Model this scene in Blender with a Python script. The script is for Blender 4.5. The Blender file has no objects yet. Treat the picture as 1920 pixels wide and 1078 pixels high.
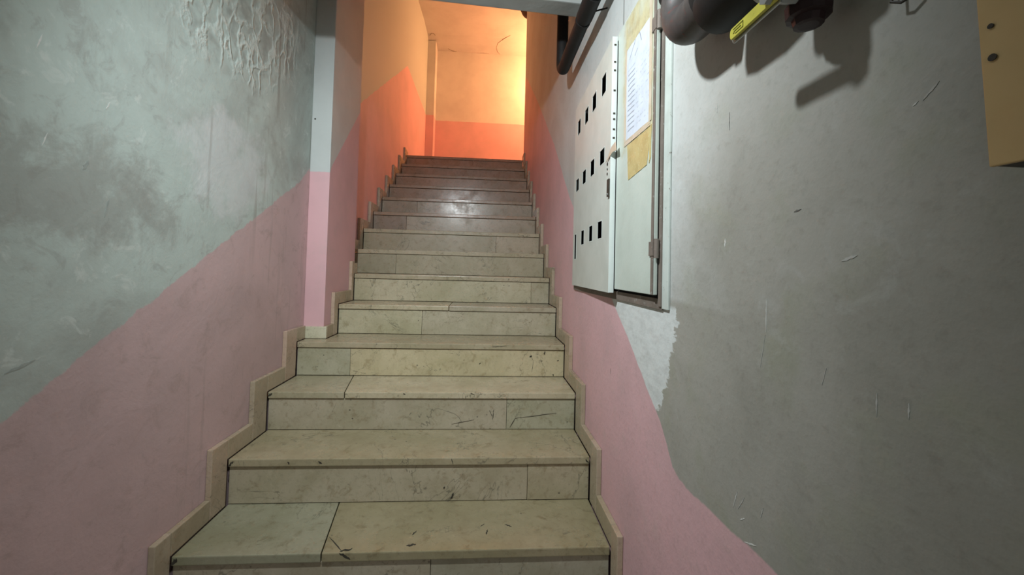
import bpy, bmesh, math, random
from mathutils import Vector, Matrix
random.seed(7)
scene = bpy.context.scene
COL = scene.collection

# ------------------------------------------------------------------ camera
F_PX = 760.10446
YAW, PITCH, ROLL = 0.07111, 0.03158, 0.0258
CAM = Vector((0.23929, -1.07179, 1.07812))
def cam_axes():
    cy, sy, cp, sp = math.cos(YAW), math.sin(YAW), math.cos(PITCH), math.sin(PITCH)
    f = Vector((sy*cp, cy*cp, sp)); rt = Vector((cy, -sy, 0)); up = rt.cross(f)
    c, s = math.cos(ROLL), math.sin(ROLL)
    return c*rt + s*up, -s*rt + c*up, f
rt, up, fw = cam_axes()
cd = bpy.data.cameras.new('camera'); cam = bpy.data.objects.new('camera', cd); COL.objects.link(cam)
cd.sensor_fit = 'HORIZONTAL'; cd.sensor_width = 36.0; cd.lens = F_PX/1920*36.0
cd.shift_x = 0.807/1920; cd.shift_y = -59.27/1920
cd.clip_start = 0.02; cd.clip_end = 60
m = Matrix((rt, up, -fw)).transposed().to_4x4(); m.translation = CAM
cam.matrix_world = m
scene.camera = cam

# ------------------------------------------------------------------ light
w = bpy.data.worlds.new('world'); scene.world = w; w.use_nodes = True
w.node_tree.nodes['Background'].inputs[0].default_value = (0.5, 0.55, 0.55, 1)
w.node_tree.nodes['Background'].inputs[1].default_value = 0.05
SPOT_COOL = dict(pos=(-0.16, -0.50, 2.12), aim=(0.60, 1.40, 0.66), r=0.035, color=(0.93, 1.0, 1.025), watts=108, angle=138)
BULB_WARM = dict(pos=(1.42, 4.97, 4.06), r=0.04, color=(1.0, 0.385, 0.155), watts=132)
# added frontal fill light in an invented doorway behind the camera
dl = bpy.data.lights.new('added_fill', 'AREA'); dl.shape = 'RECTANGLE'; dl.size = 1.0; dl.size_y = 2.0
dl.energy = 5; dl.color = (0.93, 1.0, 0.97)
dlo = bpy.data.objects.new('added_fill', dl); COL.objects.link(dlo); dlo.location = (0.0, -3.06, 1.05); dlo.rotation_euler = (math.radians(90), 0, 0)
vs = scene.view_settings
vs.view_transform = 'Standard'; vs.look = 'None'; vs.gamma = 1.0; vs.use_curve_mapping = False
vs.exposure = 0.0

# ------------------------------------------------------------------ main measures
RUN, RISE = 0.26624, 0.17
XE = 0.6864            # face of the skirting, end of the treads
XW = 0.7064            # wall face
NST = 14
Y_TOP = NST*RUN; Z_TOP = NST*RISE
Y_CORNER = 3.86        # end of the right wall
Y_BACK = 5.48; Z_CEIL = 4.62; Z_HALL = 2.42
PIL_X, PIL_Y0, PIL_Y1 = -0.600, 1.178, 1.665

# ------------------------------------------------------------------ node helper
class N:
    def __init__(s, name):
        s.m = bpy.data.materials.new(name); s.m.use_nodes = True
        s.t = s.m.node_tree; s.b = s.t.nodes['Principled BSDF']
        s.pos = None
    def new(s, k, **kw):
        n = s.t.nodes.new(k)
        for a, v in kw.items(): setattr(n, a, v)
        return n
    def put(s, sock, v):
        if hasattr(v, 'is_output') or isinstance(v, bpy.types.NodeSocket): s.t.links.new(v, sock)
        else:
            if hasattr(sock.default_value, '__len__') and not hasattr(v, '__len__'): v = (v,)*len(sock.default_value)
            if hasattr(sock.default_value, '__len__') and len(v) == 3 and len(sock.default_value) == 4: v = (*v, 1)
            sock.default_value = v
    def math(s, op, a, b=0.0, c=None, clamp=False):
        n = s.new('ShaderNodeMath', operation=op, use_clamp=clamp)
        s.put(n.inputs[0], a); s.put(n.inputs[1], b)
        if c is not None: s.put(n.inputs[2], c)
        return n.outputs[0]
    def xyz(s):
        if s.pos is None:
            g = s.new('ShaderNodeNewGeometry'); s.pos = g.outputs['Position']
            q = s.new('ShaderNodeSeparateXYZ'); s.t.links.new(s.pos, q.inputs[0])
            s.c = (q.outputs[0], q.outputs[1], q.outputs[2])
        return s.c
    def scaled(s, sx, sy, sz, off=(0, 0, 0)):
        s.xyz(); n = s.new('ShaderNodeMapping'); s.t.links.new(s.pos, n.inputs[0])
        n.inputs['Scale'].default_value = (sx, sy, sz); n.inputs['Location'].default_value = off
        return n.outputs[0]
    def noise(s, scale, detail=4, rough=0.55, vec=None, dist=0.0):
        n = s.new('ShaderNodeTexNoise'); s.xyz()
        s.t.links.new(vec if vec is not None else s.pos, n.inputs['Vector'])
        n.inputs['Scale'].default_value = scale; n.inputs['Detail'].default_value = detail
        n.inputs['Roughness'].default_value = rough; n.inputs['Distortion'].default_value = dist
        return n.outputs['Fac']
    def voro(s, scale, feature='F1', vec=None, rnd=1.0):
        n = s.new('ShaderNodeTexVoronoi', feature=feature); s.xyz()
        s.t.links.new(vec if vec is not None else s.pos, n.inputs['Vector'])
        n.inputs['Scale'].default_value = scale; n.inputs['Randomness'].default_value = rnd
        return n.outputs['Distance']
    def step(s, v, a, b, lo=0.0, hi=1.0):
        n = s.new('ShaderNodeMapRange', interpolation_type='SMOOTHSTEP')
        s.put(n.inputs['Value'], v); n.inputs['From Min'].default_value = a; n.inputs['From Max'].default_value = b
        n.inputs['To Min'].default_value = lo; n.inputs['To Max'].default_value = hi
        return n.outputs['Result']
    def mix(s, f, a, b, blend='MIX'):
        n = s.new('ShaderNodeMix', data_type='RGBA', blend_type=blend)
        s.put(n.inputs[0], f); s.put(n.inputs[6], a); s.put(n.inputs[7], b)
        return n.outputs[2]
    def curve(s, v, pts, v0, v1, o0, o1):
        """piecewise linear function of v through pts"""
        n = s.new('ShaderNodeFloatCurve'); c = n.mapping.curves[0]
        P = [((a-v0)/(v1-v0), (b-o0)/(o1-o0)) for a, b in pts]
        while len(c.points) < len(P): c.points.new(0.5, 0.5)
        for q, (a, b) in zip(c.points, P): q.location = (a, b); q.handle_type = 'VECTOR'
        n.mapping.use_clip = False; n.mapping.update()
        s.put(n.inputs['Value'], s.math('DIVIDE', s.math('SUBTRACT', v, v0), v1-v0))
        return s.math('ADD', s.math('MULTIPLY', n.outputs[0], o1-o0), o0)
    def seg(s, u, v, p, q, wd):
        """1 on the stroke p-q of half width wd in the plane (u, v)"""
        dx, dy = q[0]-p[0], q[1]-p[1]; L2 = dx*dx+dy*dy
        t = s.math('ADD', s.math('MULTIPLY', s.math('SUBTRACT', u, p[0]), dx/L2), s.math('MULTIPLY', s.math('SUBTRACT', v, p[1]), dy/L2), clamp=True)
        ex = s.math('SUBTRACT', s.math('SUBTRACT', u, p[0]), s.math('MULTIPLY', t, dx))
        ey = s.math('SUBTRACT', s.math('SUBTRACT', v, p[1]), s.math('MULTIPLY', t, dy))
        d = s.math('SQRT', s.math('ADD', s.math('MULTIPLY', ex, ex), s.math('MULTIPLY', ey, ey)))
        return s.step(d, wd*0.4, wd*1.6, 1, 0)
    def bump(s, h, strength, dist=0.01):
        n = s.new('ShaderNodeBump'); s.put(n.inputs['Height'], h)
        n.inputs['Strength'].default_value = strength; n.inputs['Distance'].default_value = dist
        s.t.links.new(n.outputs[0], s.b.inputs['Normal'])
    def done(s, col, rough=0.7, metal=0.0, spec=0.5):
        s.put(s.b.inputs['Base Color'], col); s.put(s.b.inputs['Roughness'], rough)
        s.b.inputs['Metallic'].default_value = metal; s.b.inputs['Specular IOR Level'].default_value = spec
        return s.m

PINK = (0.74, 0.465, 0.49)
WHITE = (0.51, 0.60, 0.56)

def pink_colour(n):
    a = n.noise(3.0, 5, 0.6); b = n.noise(14, 4, 0.6)
    c = n.mix(n.step(a, 0.35, 0.75), PINK, (0.64, 0.415, 0.435))
    return n.mix(n.step(b, 0.5, 0.8, 0, 0.35), c, (0.60, 0.45, 0.43))

def mat_left():
    n = N('left_wall_plaster'); x, y, z = n.xyz()
    zl = n.curve(y, [(-3, -1.0), (-0.187, 0.744), (0.1095, 0.926), (0.4254, 1.114), (1.084, 1.505), (1.66, 2.05), (2.057, 2.324), (3.737, 3.45), (3.75, 3.44), (6, 3.44)], -3, 6, -1, 4)
    wob = n.math('MULTIPLY', n.math('SUBTRACT', n.noise(11, 6, 0.75), 0.5), 0.05)
    pm = n.step(n.math('ADD', n.math('SUBTRACT', z, zl), wob), -0.004, 0.004, 1, 0)
    near = n.step(y, 1.1, 1.9, 1, 0)                     # damp-stained part of the wall
    big = n.noise(1.7, 6, 0.62, vec=n.scaled(1, 1, 1, (0, 1.3, 0.7)), dist=0.6); mid = n.noise(5.5, 6, 0.65, dist=0.4); fine = n.noise(60, 3, 0.6)
    c = n.mix(n.math('MULTIPLY', n.step(big, 0.36, 0.66), near), WHITE, (0.385, 0.425, 0.395))
    c = n.mix(n.math('MULTIPLY', n.step(mid, 0.54, 0.72, 0, 0.65), near), c, (0.33, 0.35, 0.325))
    sm = n.noise(13, 6, 0.7, dist=0.8)
    c = n.mix(n.math('MULTIPLY', n.step(sm, 0.54, 0.66, 0, 0.5), near), c, (0.36, 0.385, 0.36))
    c = n.mix(n.math('MULTIPLY', n.step(sm, 0.33, 0.43, 0.45, 0), near), c, (0.67, 0.73, 0.69))
    # large darker damp field at the lower near end of the white part
    dy = n.math('SUBTRACT', y, -0.06); dz = n.math('SUBTRACT', z, 1.24)
    blot = n.math('ADD', n.math('MULTIPLY', n.math('MULTIPLY', dy, dy), 6.0), n.math('MULTIPLY', n.math('MULTIPLY', dz, dz), 30.0))
    blot = n.math('ADD', blot, n.math('MULTIPLY', n.math('SUBTRACT', n.noise(7, 6, 0.75, dist=0.5), 0.5), 3.2))
    c = n.mix(n.step(blot, 0.0, 0.8, 0.6, 0), c, (0.30, 0.305, 0.28))
    # lighter touched-up field beside the dado line
    ly = n.math('SUBTRACT', y, 0.50); lz = n.math('SUBTRACT', z, 1.43)
    lb = n.math('ADD', n.math('MULTIPLY', n.math('MULTIPLY', ly, ly), 9.0), n.math('MULTIPLY', n.math('MULTIPLY', lz, lz), 18.0))
    lb = n.math('ADD', lb, n.math('MULTIPLY', n.math('SUBTRACT', n.noise(8, 5, 0.7), 0.5), 2.2))
    c = n.mix(n.step(lb, 0.1, 0.8, 0.6, 0), c, (0.66, 0.685, 0.685))
    # vertical run marks
    drip = n.noise(1.0, 3, 0.6, vec=n.scaled(1, 30, 1.4)); dm = n.noise(2.2, 3, 0.5)
    dmask = n.math('MULTIPLY', n.step(drip, 0.57, 0.66), n.math('MULTIPLY', n.step(dm, 0.42, 0.58), n.math('MULTIPLY', near, n.step(y, 0.05, 0.5, 0.15, 1.0))))
    # blistered plaster high on the wall: net of pale ridges between dark hollows
    wv = n.scaled(1.0, 1.0, 0.42)
    add = n.new('ShaderNodeVectorMath', operation='ADD'); n.t.links.new(wv, add.inputs[0])
    nv = n.new('ShaderNodeTexNoise'); n.t.links.new(n.pos, nv.inputs['Vector']); nv.inputs['Scale'].default_value = 7; nv.inputs['Detail'].default_value = 4
    sc = n.new('ShaderNodeVectorMath', operation='SCALE'); n.t.links.new(nv.outputs['Color'], sc.inputs[0]); sc.inputs['Scale'].default_value = 0.14
    n.t.links.new(sc.outputs[0], add.inputs[1])
    ve = n.voro(15, 'DISTANCE_TO_EDGE', vec=add.outputs[0])
    by = n.math('SUBTRACT', y, 0.62); bz = n.math('SUBTRACT', n.math('SUBTRACT', z, 1.84), n.math('MULTIPLY', y, 0.3))
    br = n.math('ADD', n.math('MULTIPLY', n.math('MULTIPLY', by, by), 4.2), n.math('MULTIPLY', n.math('MULTIPLY', bz, bz), 12.0))
    br = n.math('ADD', br, n.math('MULTIPLY', n.math('SUBTRACT', n.noise(5, 4, 0.7), 0.5), 1.6))
    bm = n.step(br, 0.2, 0.95, 1, 0)
    ridge = n.step(ve, 0.0, 0.16, 1, 0)
    hollow = n.math('MULTIPLY', n.step(ve, 0.08, 0.3), n.step(n.noise(11, 3, 0.6), 0.38, 0.62))
    c = n.mix(n.math('MULTIPLY', bm, n.math('MULTIPLY', hollow, 0.6)), c, (0.26, 0.27, 0.25))
    c = n.mix(n.math('MULTIPLY', bm, n.math('MULTIPLY', ridge, n.step(sm, 0.35, 0.6, 0.3, 0.85))), c, (0.69, 0.74, 0.69))
    pk = pink_colour(n)
    pk = n.mix(n.math('MULTIPLY', near, 0.75), pk, n.mix(n.step(big, 0.35, 0.7), (0.57, 0.445, 0.435), (0.43, 0.345, 0.335)))
    pk = n.mix(n.math('MULTIPLY', n.step(sm, 0.52, 0.68, 0, 0.45), near), pk, (0.40, 0.30, 0.28))
    c = n.mix(pm, c, pk)
    c = n.mix(n.math('MULTIPLY', dmask, n.math('SUBTRACT', 0.5, n.math('MULTIPLY', pm, 0.3))), c, (0.25, 0.22, 0.19))
    h = n.math('ADD', n.math('MULTIPLY', mid, 0.5), n.math('MULTIPLY', fine, 0.12))
    h = n.math('ADD', h, n.math('MULTIPLY', n.math('MULTIPLY', bm, ridge), n.step(sm, 0.35, 0.65, 0.3, 0.9)))
    n.bump(h, 0.55, 0.012)
    return n.done(c, 0.62, 0, 0.35)

def mat_right():
    n = N('right_wall_plaster'); x, y, z = n.xyz()
    zl = n.curve(y, [(-3, 0.62), (-0.46, 0.617), (-0.19, 0.5977), (-0.128, 0.603), (-0.054, 0.695), (0.03, 0.748), (0.18, 0.859), (0.31, 0.946), (1.115, 1.475), (1.635, 1.92), (2.53, 2.575), (3.74, 3.40), (6, 3.44)], -3, 6, 0, 4)
    wob = n.math('MULTIPLY', n.math('SUBTRACT', n.noise(8, 5, 0.7), 0.5), 0.022)
    pm = n.step(n.math('ADD', n.math('SUBTRACT', z, zl), wob), -0.003, 0.003, 1, 0)
    big = n.noise(2.2, 5, 0.6, dist=0.5); mid = n.noise(7, 5, 0.6); fine = n.noise(70, 3, 0.6)
    g = n.mix(n.step(big, 0.35, 0.68), (0.39, 0.38, 0.34), (0.315, 0.308, 0.27))
    g = n.mix(n.step(mid, 0.5, 0.72, 0, 0.75), g, (0.335, 0.34, 0.27))
    g = n.mix(n.step(n.noise(12, 6, 0.7, dist=0.6), 0.55, 0.72, 0, 0.4), g, (0.46, 0.465, 0.44))
    edge = n.math('ADD', y, n.math('MULTIPLY', n.math('SUBTRACT', n.noise(4, 5, 0.65), 0.5), 0.5))
    wh = n.mix(n.step(big, 0.3, 0.75), (0.60, 0.63, 0.62), (0.50, 0.51, 0.49))
    up_ = n.step(z, 1.15, 1.6)
    gm = n.math('MULTIPLY', n.step(edge, -0.40, 0.02, 1, 0), 1.0)
    lower = n.math('MULTIPLY', n.step(z, 1.0, 1.03, 1, 0), n.step(y, 0.33, 0.36, 1, 0))
    gm = n.math('MAXIMUM', n.math('MULTIPLY', gm, n.math('ADD', 0.55, n.math('MULTIPLY', n.math('SUBTRACT', 1.0, up_), 0.45))), lower)
    c = n.mix(gm, wh, g)
    # fresh white brushed patch under the cabinet
    br = n.noise(1.0, 3, 0.6, vec=n.scaled(1, 22, 60)); br2 = n.noise(9, 4, 0.6)
    lim = n.curve(z, [(0.0, 0.30), (0.66, 0.05), (0.72, -0.045), (0.80, -0.085), (0.88, -0.10), (0.94, -0.135), (1.0, -0.135), (1.4, -0.12)], 0, 1.4, -0.2, 0.4)
    e = n.math('SUBTRACT', y, lim); e = n.math('ADD', e, n.math('MULTIPLY', n.math('SUBTRACT', br, 0.5), 0.09))
    e = n.math('ADD', e, n.math('MULTIPLY', n.math('SUBTRACT', br2, 0.5), 0.05))
    wp = n.math('MULTIPLY', n.step(e, -0.004, 0.006), n.math('MULTIPLY', n.step(z, 0.985, 1.0, 1, 0), n.step(y, 0.34, 0.36, 1, 0)))
    c = n.mix(wp, c, n.mix(n.step(br, 0.35, 0.7), (0.72, 0.76, 0.75), (0.63, 0.66, 0.65)))
    c = n.mix(pm, c, pink_colour(n))
    c = n.mix(n.seg(y, z, (0.283, 1.89), (0.286, 2.2), 0.003), c, (0.08, 0.09, 0.08))
    c = n.mix(n.step(fine, 0.5, 0.78, 0, 0.28), c, n.mix(1.0, c, (0.6, 0.59, 0.55), 'MULTIPLY'))
    n.bump(n.math('ADD', n.math('MULTIPLY', mid, 0.5), n.math('MULTIPLY', fine, 0.16)), 0.5, 0.01)
    return n.done(c, 0.55, 0, 0.4)

def mat_plain_wall(name, line=None, white=(0.68, 0.70, 0.665), bumpy=0.3):
    n = N(name); x, y, z = n.xyz()
    a = n.noise(2.5, 5, 0.6); b = n.noise(40, 3, 0.6); mid = n.noise(8, 5, 0.6)
    c = n.mix(n.step(a, 0.35, 0.75), white, tuple(v*0.86 for v in white))
    if line is not None:
        if callable(line): zl = line(n)
        else: zl = line
        wob = n.math('MULTIPLY', n.math('SUBTRACT', n.noise(7, 4, 0.6), 0.5), 0.012)
        c = n.mix(n.step(n.math('ADD', n.math('SUBTRACT', z, zl), wob), -0.003, 0.003, 1, 0), c, pink_colour(n))
    n.bump(n.math('ADD', n.math('MULTIPLY', mid, 0.4), n.math('MULTIPLY', b, 0.12)), bumpy, 0.01)
    return n.done(c, 0.6, 0, 0.35)

def mat_pillar():
    def line(n):
        x, y, z = n.xyz()
        return n.curve(y, [(1.0, 1.575), (1.185, 1.575), (1.20, 1.61), (1.66, 2.09), (1.8, 2.2)], 1, 1.8, 1.4, 2.4)
    return mat_plain_wall('pillar_plaster', line, (0.60, 0.635, 0.62), 0.25)

def mat_concrete(name, c0, c1, rough=0.8, sc=5):
    n = N(name); a = n.noise(sc, 6, 0.65); b = n.noise(50, 3, 0.6)
    n.bump(n.math('ADD', n.math('MULTIPLY', a, 0.5), n.math('MULTIPLY', b, 0.2)), 0.4, 0.01)
    return n.done(n.mix(n.step(a, 0.35, 0.7), c0, c1), rough, 0, 0.3)

def mat_marble(name='worn_marble', dirt=1.0):
    n = N(name); x, y, z = n.xyz()
    oi = n.new('ShaderNodeObjectInfo')
    sh = n.new('ShaderNodeVectorMath', operation='ADD'); n.t.links.new(n.pos, sh.inputs[0])
    cmb = n.new('ShaderNodeCombineXYZ'); r = oi.outputs['Random']
    n.put(cmb.inputs[0], n.math('MULTIPLY', r, 13.0)); n.put(cmb.inputs[1], n.math('MULTIPLY', r, 7.0)); n.put(cmb.inputs[2], n.math('MULTIPLY', r, 23.0))
    n.t.links.new(cmb.outputs[0], sh.inputs[1]); V = sh.outputs[0]
    a = n.noise(3.2, 6, 0.6, vec=V, dist=0.8); b = n.noise(9, 5, 0.65, vec=V); c_ = n.noise(80, 3, 0.6, vec=V)
    base = oi.outputs['Color']
    base = n.mix(1.0, base, (1.05, 0.97, 0.85), 'MULTIPLY')
    c = n.mix(n.step(a, 0.25, 0.80), base, n.mix(1.0, base, (0.74, 0.75, 0.66), 'MULTIPLY'))
    c = n.mix(n.step(b, 0.45, 0.85, 0, 0.6*dirt), c, n.mix(1.0, base, (0.62, 0.58, 0.50), 'MULTIPLY'))
    # hairline veins and cracks
    v = n.noise(2.3, 5, 0.62, vec=V, dist=1.6); vd = n.math('ABSOLUTE', n.math('SUBTRACT', v, 0.5))
    brk = n.step(n.noise(4, 3, 0.5, vec=V), 0.46, 0.58)
    c = n.mix(n.math('MULTIPLY', n.step(vd, 0.0, 0.007, 1, 0), n.math('MULTIPLY', brk, 0.65)), c, (0.10, 0.095, 0.07))
    # pits
    pt = n.voro(26, 'F1', vec=V); pm = n.math('MULTIPLY', n.step(pt, 0.06, 0.13, 1, 0), n.step(n.noise(5, 2, 0.5, vec=V), 0.54, 0.62))
    c = n.mix(n.math('MULTIPLY', pm, 0.8*dirt), c, (0.07, 0.065, 0.05))
    d_ = n.noise(24, 6, 0.75, vec=V, dist=0.5)
    c = n.mix(n.step(d_, 0.52, 0.68, 0, 0.6*dirt), c, n.mix(1.0, base, (0.50, 0.44, 0.34), 'MULTIPLY'))
    c = n.mix(n.step(d_, 0.30, 0.42, 0.35, 0), c, n.mix(1.0, base, (1.22, 1.22, 1.22), 'MULTIPLY'))
    c = n.mix(n.step(c_, 0.52, 0.8, 0, 0.35), c, (0.16, 0.15, 0.11))
    n.bump(n.math('ADD', n.math('SUBTRACT', n.math('MULTIPLY', b, 0.3), n.math('MULTIPLY', pm, 0.6)), n.math('MULTIPLY', c_, 0.08)), 0.22, 0.006)
    return n.done(c, n.step(b, 0.3, 0.75, 0.22, 0.42), 0, 0.5)

def mat_paint(name, c0, c1, rough=0.5, sc=6, worn=None, wl=(0.62, 0.72), metal=0.0):
    n = N(name); a = n.noise(sc, 5, 0.6); b = n.noise(sc*5, 5, 0.7)
    c = n.mix(n.step(a, 0.35, 0.7), c0, c1)
    if worn: c = n.mix(n.step(b, *wl), c, worn)
    n.bump(b, 0.12, 0.004)
    return n.done(c, rough, metal, 0.4)

def mat_cabinet_near():
    """pale green enamel with ochre glue stains round the notice"""
    n = N('cabinet_door_enamel'); x, y, z = n.xyz()
    a = n.noise(6, 5, 0.6); b = n.noise(30, 5, 0.7)
    c = n.mix(n.step(a, 0.35, 0.7), (0.57, 0.635, 0.575), (0.50, 0.56, 0.50))
    wob = n.math('MULTIPLY', n.math('SUBTRACT', n.noise(16, 4, 0.7), 0.5), 0.07)
    du = n.math('SUBTRACT', n.math('ABSOLUTE', n.math('SUBTRACT', y, 0.088)), 0.105)
    dv = n.math('SUBTRACT', n.math('ABSOLUTE', n.math('SUBTRACT', z, 1.68)), 0.21)
    d = n.math('ADD', n.math('MAXIMUM', du, dv), wob)
    st = n.math('MULTIPLY', n.step(d, -0.012, 0.03, 1, 0), n.step(n.noise(5, 4, 0.6), 0.36, 0.56, 0.25, 0.85))
    c = n.mix(st, c, n.mix(n.step(b, 0.4, 0.65), (0.58, 0.52, 0.29), (0.46, 0.38, 0.19)))
    c = n.mix(n.math('MULTIPLY', n.step(b, 0.70, 0.78), 0.8), c, (0.12, 0.10, 0.08))
    n.bump(n.math('ADD', b, n.math('MULTIPLY', st, 0.4)), 0.25, 0.004)
    return n.done(c, 0.42, 0, 0.45)

def mat_paper():
    """notice sheet with rows of illegible ruled print"""
    n = N('notice_paper'); x, y, z = n.xyz()
    row = n.math('FRACT', n.math('MULTIPLY', n.math('ADD', z, n.math('MULTIPLY', n.noise(9, 2, 0.5), 0.01)), 62.0))
    rowid = n.math('FLOOR', n.math('MULTIPLY', z, 62.0))
    rm = n.math('MULTIPLY', n.step(row, 0.25, 0.32), n.step(row, 0.5, 0.58, 1, 0))
    ink = n.noise(1.0, 2, 0.6, vec=n.scaled(1, 70, 62))
    left = n.math('MULTIPLY', n.step(y, 0.10, 0.115), n.step(y, 0.160, 0.166, 1, 0))
    rest = n.math('MULTIPLY', n.step(y, 0.095, 0.10, 1, 0), n.step(ink, 0.5, 0.62))
    zone = n.math('MULTIPLY', n.step(z, 1.50, 1.52), n.step(z, 1.70, 1.72, 1, 0))
    tx = n.math('MULTIPLY', n.math('MULTIPLY', rm, zone), n.math('ADD', n.math('MULTIPLY', left, 0.6), n.math('MULTIPLY', rest, 0.28)))
    a = n.noise(20, 4, 0.6)
    c = n.mix(n.step(a, 0.4, 0.7), (0.63, 0.68, 0.77), (0.56, 0.61, 0.70))
    c = n.mix(tx, c, (0.12, 0.14, 0.18))
    for p, q in [((0.155, 1.745), (0.115, 1.775)), ((0.115, 1.775), (0.095, 1.81)), ((0.06, 1.755), (0.075, 1.79)), ((0.09, 1.745), (0.11, 1.735))]:
        c = n.mix(n.math('MULTIPLY', n.seg(y, z, p, q, 0.0018), 0.75), c, (0.13, 0.15, 0.2))
    n.bump(n.noise(25, 4, 0.6), 0.4, 0.006)
    return n.done(c, 0.6, 0, 0.3)

def mat_emit(name, col, L):
    n = N(name); n.b.inputs['Base Color'].default_value = (*col, 1)
    n.b.inputs['Emission Color'].default_value = (*col, 1); n.b.inputs['Emission Strength'].default_value = L
    return n.m

M = {}
M['left'] = mat_left(); M['right'] = mat_right(); M['pillar'] = mat_pillar()
M['back'] = mat_plain_wall('landing_wall_plaster', 3.44)
M['soffit'] = mat_plain_wall('landing_ceiling_plaster', None, (0.62, 0.63, 0.60), 0.7)
M['hall'] = mat_plain_wall('hall_plaster', None, (0.50, 0.52, 0.49))
M['beam'] = mat_concrete('beam_grey_paint', (0.42, 0.44, 0.43), (0.36, 0.375, 0.365), 0.5)
M['core'] = mat_concrete('stair_mortar', (0.045, 0.04, 0.03), (0.03, 0.027, 0.02), 0.9)
M['floor'] = mat_concrete('floor_terrazzo', (0.30, 0.28, 0.23), (0.24, 0.225, 0.19), 0.5)
M['marble'] = mat_marble(); M['skirt'] = mat_marble('skirting_marble', 0.6)
M['enamel'] = mat_paint('cabinet_enamel', (0.64, 0.67, 0.62), (0.57, 0.60, 0.55), 0.42, 7, (0.16, 0.12, 0.09), (0.73, 0.78))
M['enamel_near'] = mat_cabinet_near()
M['edge'] = mat_paint('cabinet_edge_enamel', (0.72, 0.78, 0.75), (0.66, 0.72, 0.69), 0.35, 9, (0.05, 0.045, 0.04), (0.70, 0.74))
M['rust'] = mat_paint('cabinet_frame_rusted', (0.20, 0.165, 0.14), (0.15, 0.125, 0.105), 0.6, 14, (0.34, 0.34, 0.31), (0.58, 0.68))
M['framewhite'] = mat_paint('cabinet_frame_white', (0.60, 0.66, 0.62), (0.52, 0.57, 0.53), 0.5, 12, (0.2, 0.17, 0.14), (0.62, 0.70))
M['inside'] = mat_paint('cabinet_inside_black', (0.015, 0.015, 0.014), (0.01, 0.01, 0.01), 0.8)
M['black'] = mat_paint('black_plastic_pipe', (0.008, 0.008, 0.008), (0.013, 0.012, 0.011), 0.6, 8)
M['iron'] = mat_paint('dark_cast_iron', (0.105, 0.092, 0.085), (0.06, 0.052, 0.05), 0.5, 12, (0.14, 0.04, 0.035), (0.58, 0.7))
M['maroon'] = mat_paint('maroon_plug_paint', (0.035, 0.014, 0.016), (0.022, 0.011, 0.012), 0.5, 18)
M['greypipe'] = mat_paint('grey_pipe_paint', (0.30, 0.31, 0.295), (0.25, 0.255, 0.245), 0.5, 10)
M['steel'] = mat_paint('dull_steel', (0.45, 0.46, 0.45), (0.34, 0.345, 0.335), 0.38, 10, None, metal=0.7)
M['yellow'] = mat_paint('yellow_lever_sleeve', (0.74, 0.70, 0.10), (0.62, 0.58, 0.09), 0.42, 25, (0.42, 0.40, 0.06), (0.60, 0.75))
M['yellowmark'] = mat_paint('lever_mark', (0.22, 0.21, 0.02), (0.18, 0.17, 0.02), 0.6)
M['ochre'] = mat_paint('ochre_board', (0.70, 0.49, 0.235), (0.62, 0.42, 0.19), 0.38, 4, (0.74, 0.56, 0.33), (0.66, 0.8))
M['screw'] = mat_paint('dark_screw', (0.05, 0.04, 0.03), (0.035, 0.03, 0.022), 0.5, 30)
M['paper'] = mat_paper()
M['tape'] = mat_paint('old_yellow_tape', (0.56, 0.47, 0.22), (0.47, 0.37, 0.16), 0.35, 22, (0.62, 0.58, 0.36), (0.55, 0.7))
M['tape_pink'] = mat_paint('old_clear_tape', (0.62, 0.54, 0.44), (0.55, 0.47, 0.33), 0.3, 22)
M['dome'] = mat_paint('dark_dome', (0.05, 0.022, 0.014), (0.035, 0.016, 0.012), 0.6)
M['socket'] = mat_paint('socket_plastic', (0.55, 0.55, 0.53), (0.5, 0.5, 0.48), 0.4)

# ------------------------------------------------------------------ mesh helpers
def empty(name, loc, **props):
    o = bpy.data.objects.new(name, None); COL.objects.link(o); o.location = loc; o.empty_display_size = 0.05
    for k, v in props.items(): o[k] = v
    return o
def org(p):
    v = Vector((0, 0, 0))
    while p is not None: v += p.location; p = p.parent
    return v
def obj(name, bm, mat, parent=None, color=None, smooth=False, **props):
    """world-space bmesh -> object with its origin at the middle of its bounds"""
    bmesh.ops.recalc_face_normals(bm, faces=bm.faces)
    lo = Vector((min(v.co[i] for v in bm.verts) for i in range(3))); hi = Vector((max(v.co[i] for v in bm.verts) for i in range(3)))
    c = (lo+hi)/2
    for v in bm.verts: v.co -= c
    if smooth:
        for f in bm.faces: f.smooth = True
    me = bpy.data.meshes.new(name); bm.to_mesh(me); bm.free(); me.materials.append(mat)
    if smooth: me.set_sharp_from_angle(angle=math.radians(40))
    o = bpy.data.objects.new(name, me); COL.objects.link(o)
    o.location = c - org(parent)
    if parent is not None: o.parent = parent
    if color: o.color = (*color, 1)
    for k, v in props.items(): o[k] = v
    return o
def add_box(bm, x0, x1, y0, y1, z0, z1):
    vs_ = [bm.verts.new((x, y, z)) for x in (x0, x1) for y in (y0, y1) for z in (z0, z1)]
    for f in ((0, 1, 3, 2), (4, 6, 7, 5), (0, 4, 5, 1), (2, 3, 7, 6), (0, 2, 6, 4), (1, 5, 7, 3)): bm.faces.new([vs_[i] for i in f])
def bevel(bm, w, seg=2):
    bmesh.ops.bevel(bm, geom=list(bm.edges), offset=w, segments=seg, profile=0.6, affect='EDGES', clamp_overlap=True)
def box(name, b, mat, parent=None, bev=0.0, **kw):
    bm = bmesh.new(); add_box(bm, *b)
    if bev: bmesh.ops.recalc_face_normals(bm, faces=bm.faces); bevel(bm, bev)
    return obj(name, bm, mat, parent, **kw)
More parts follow.
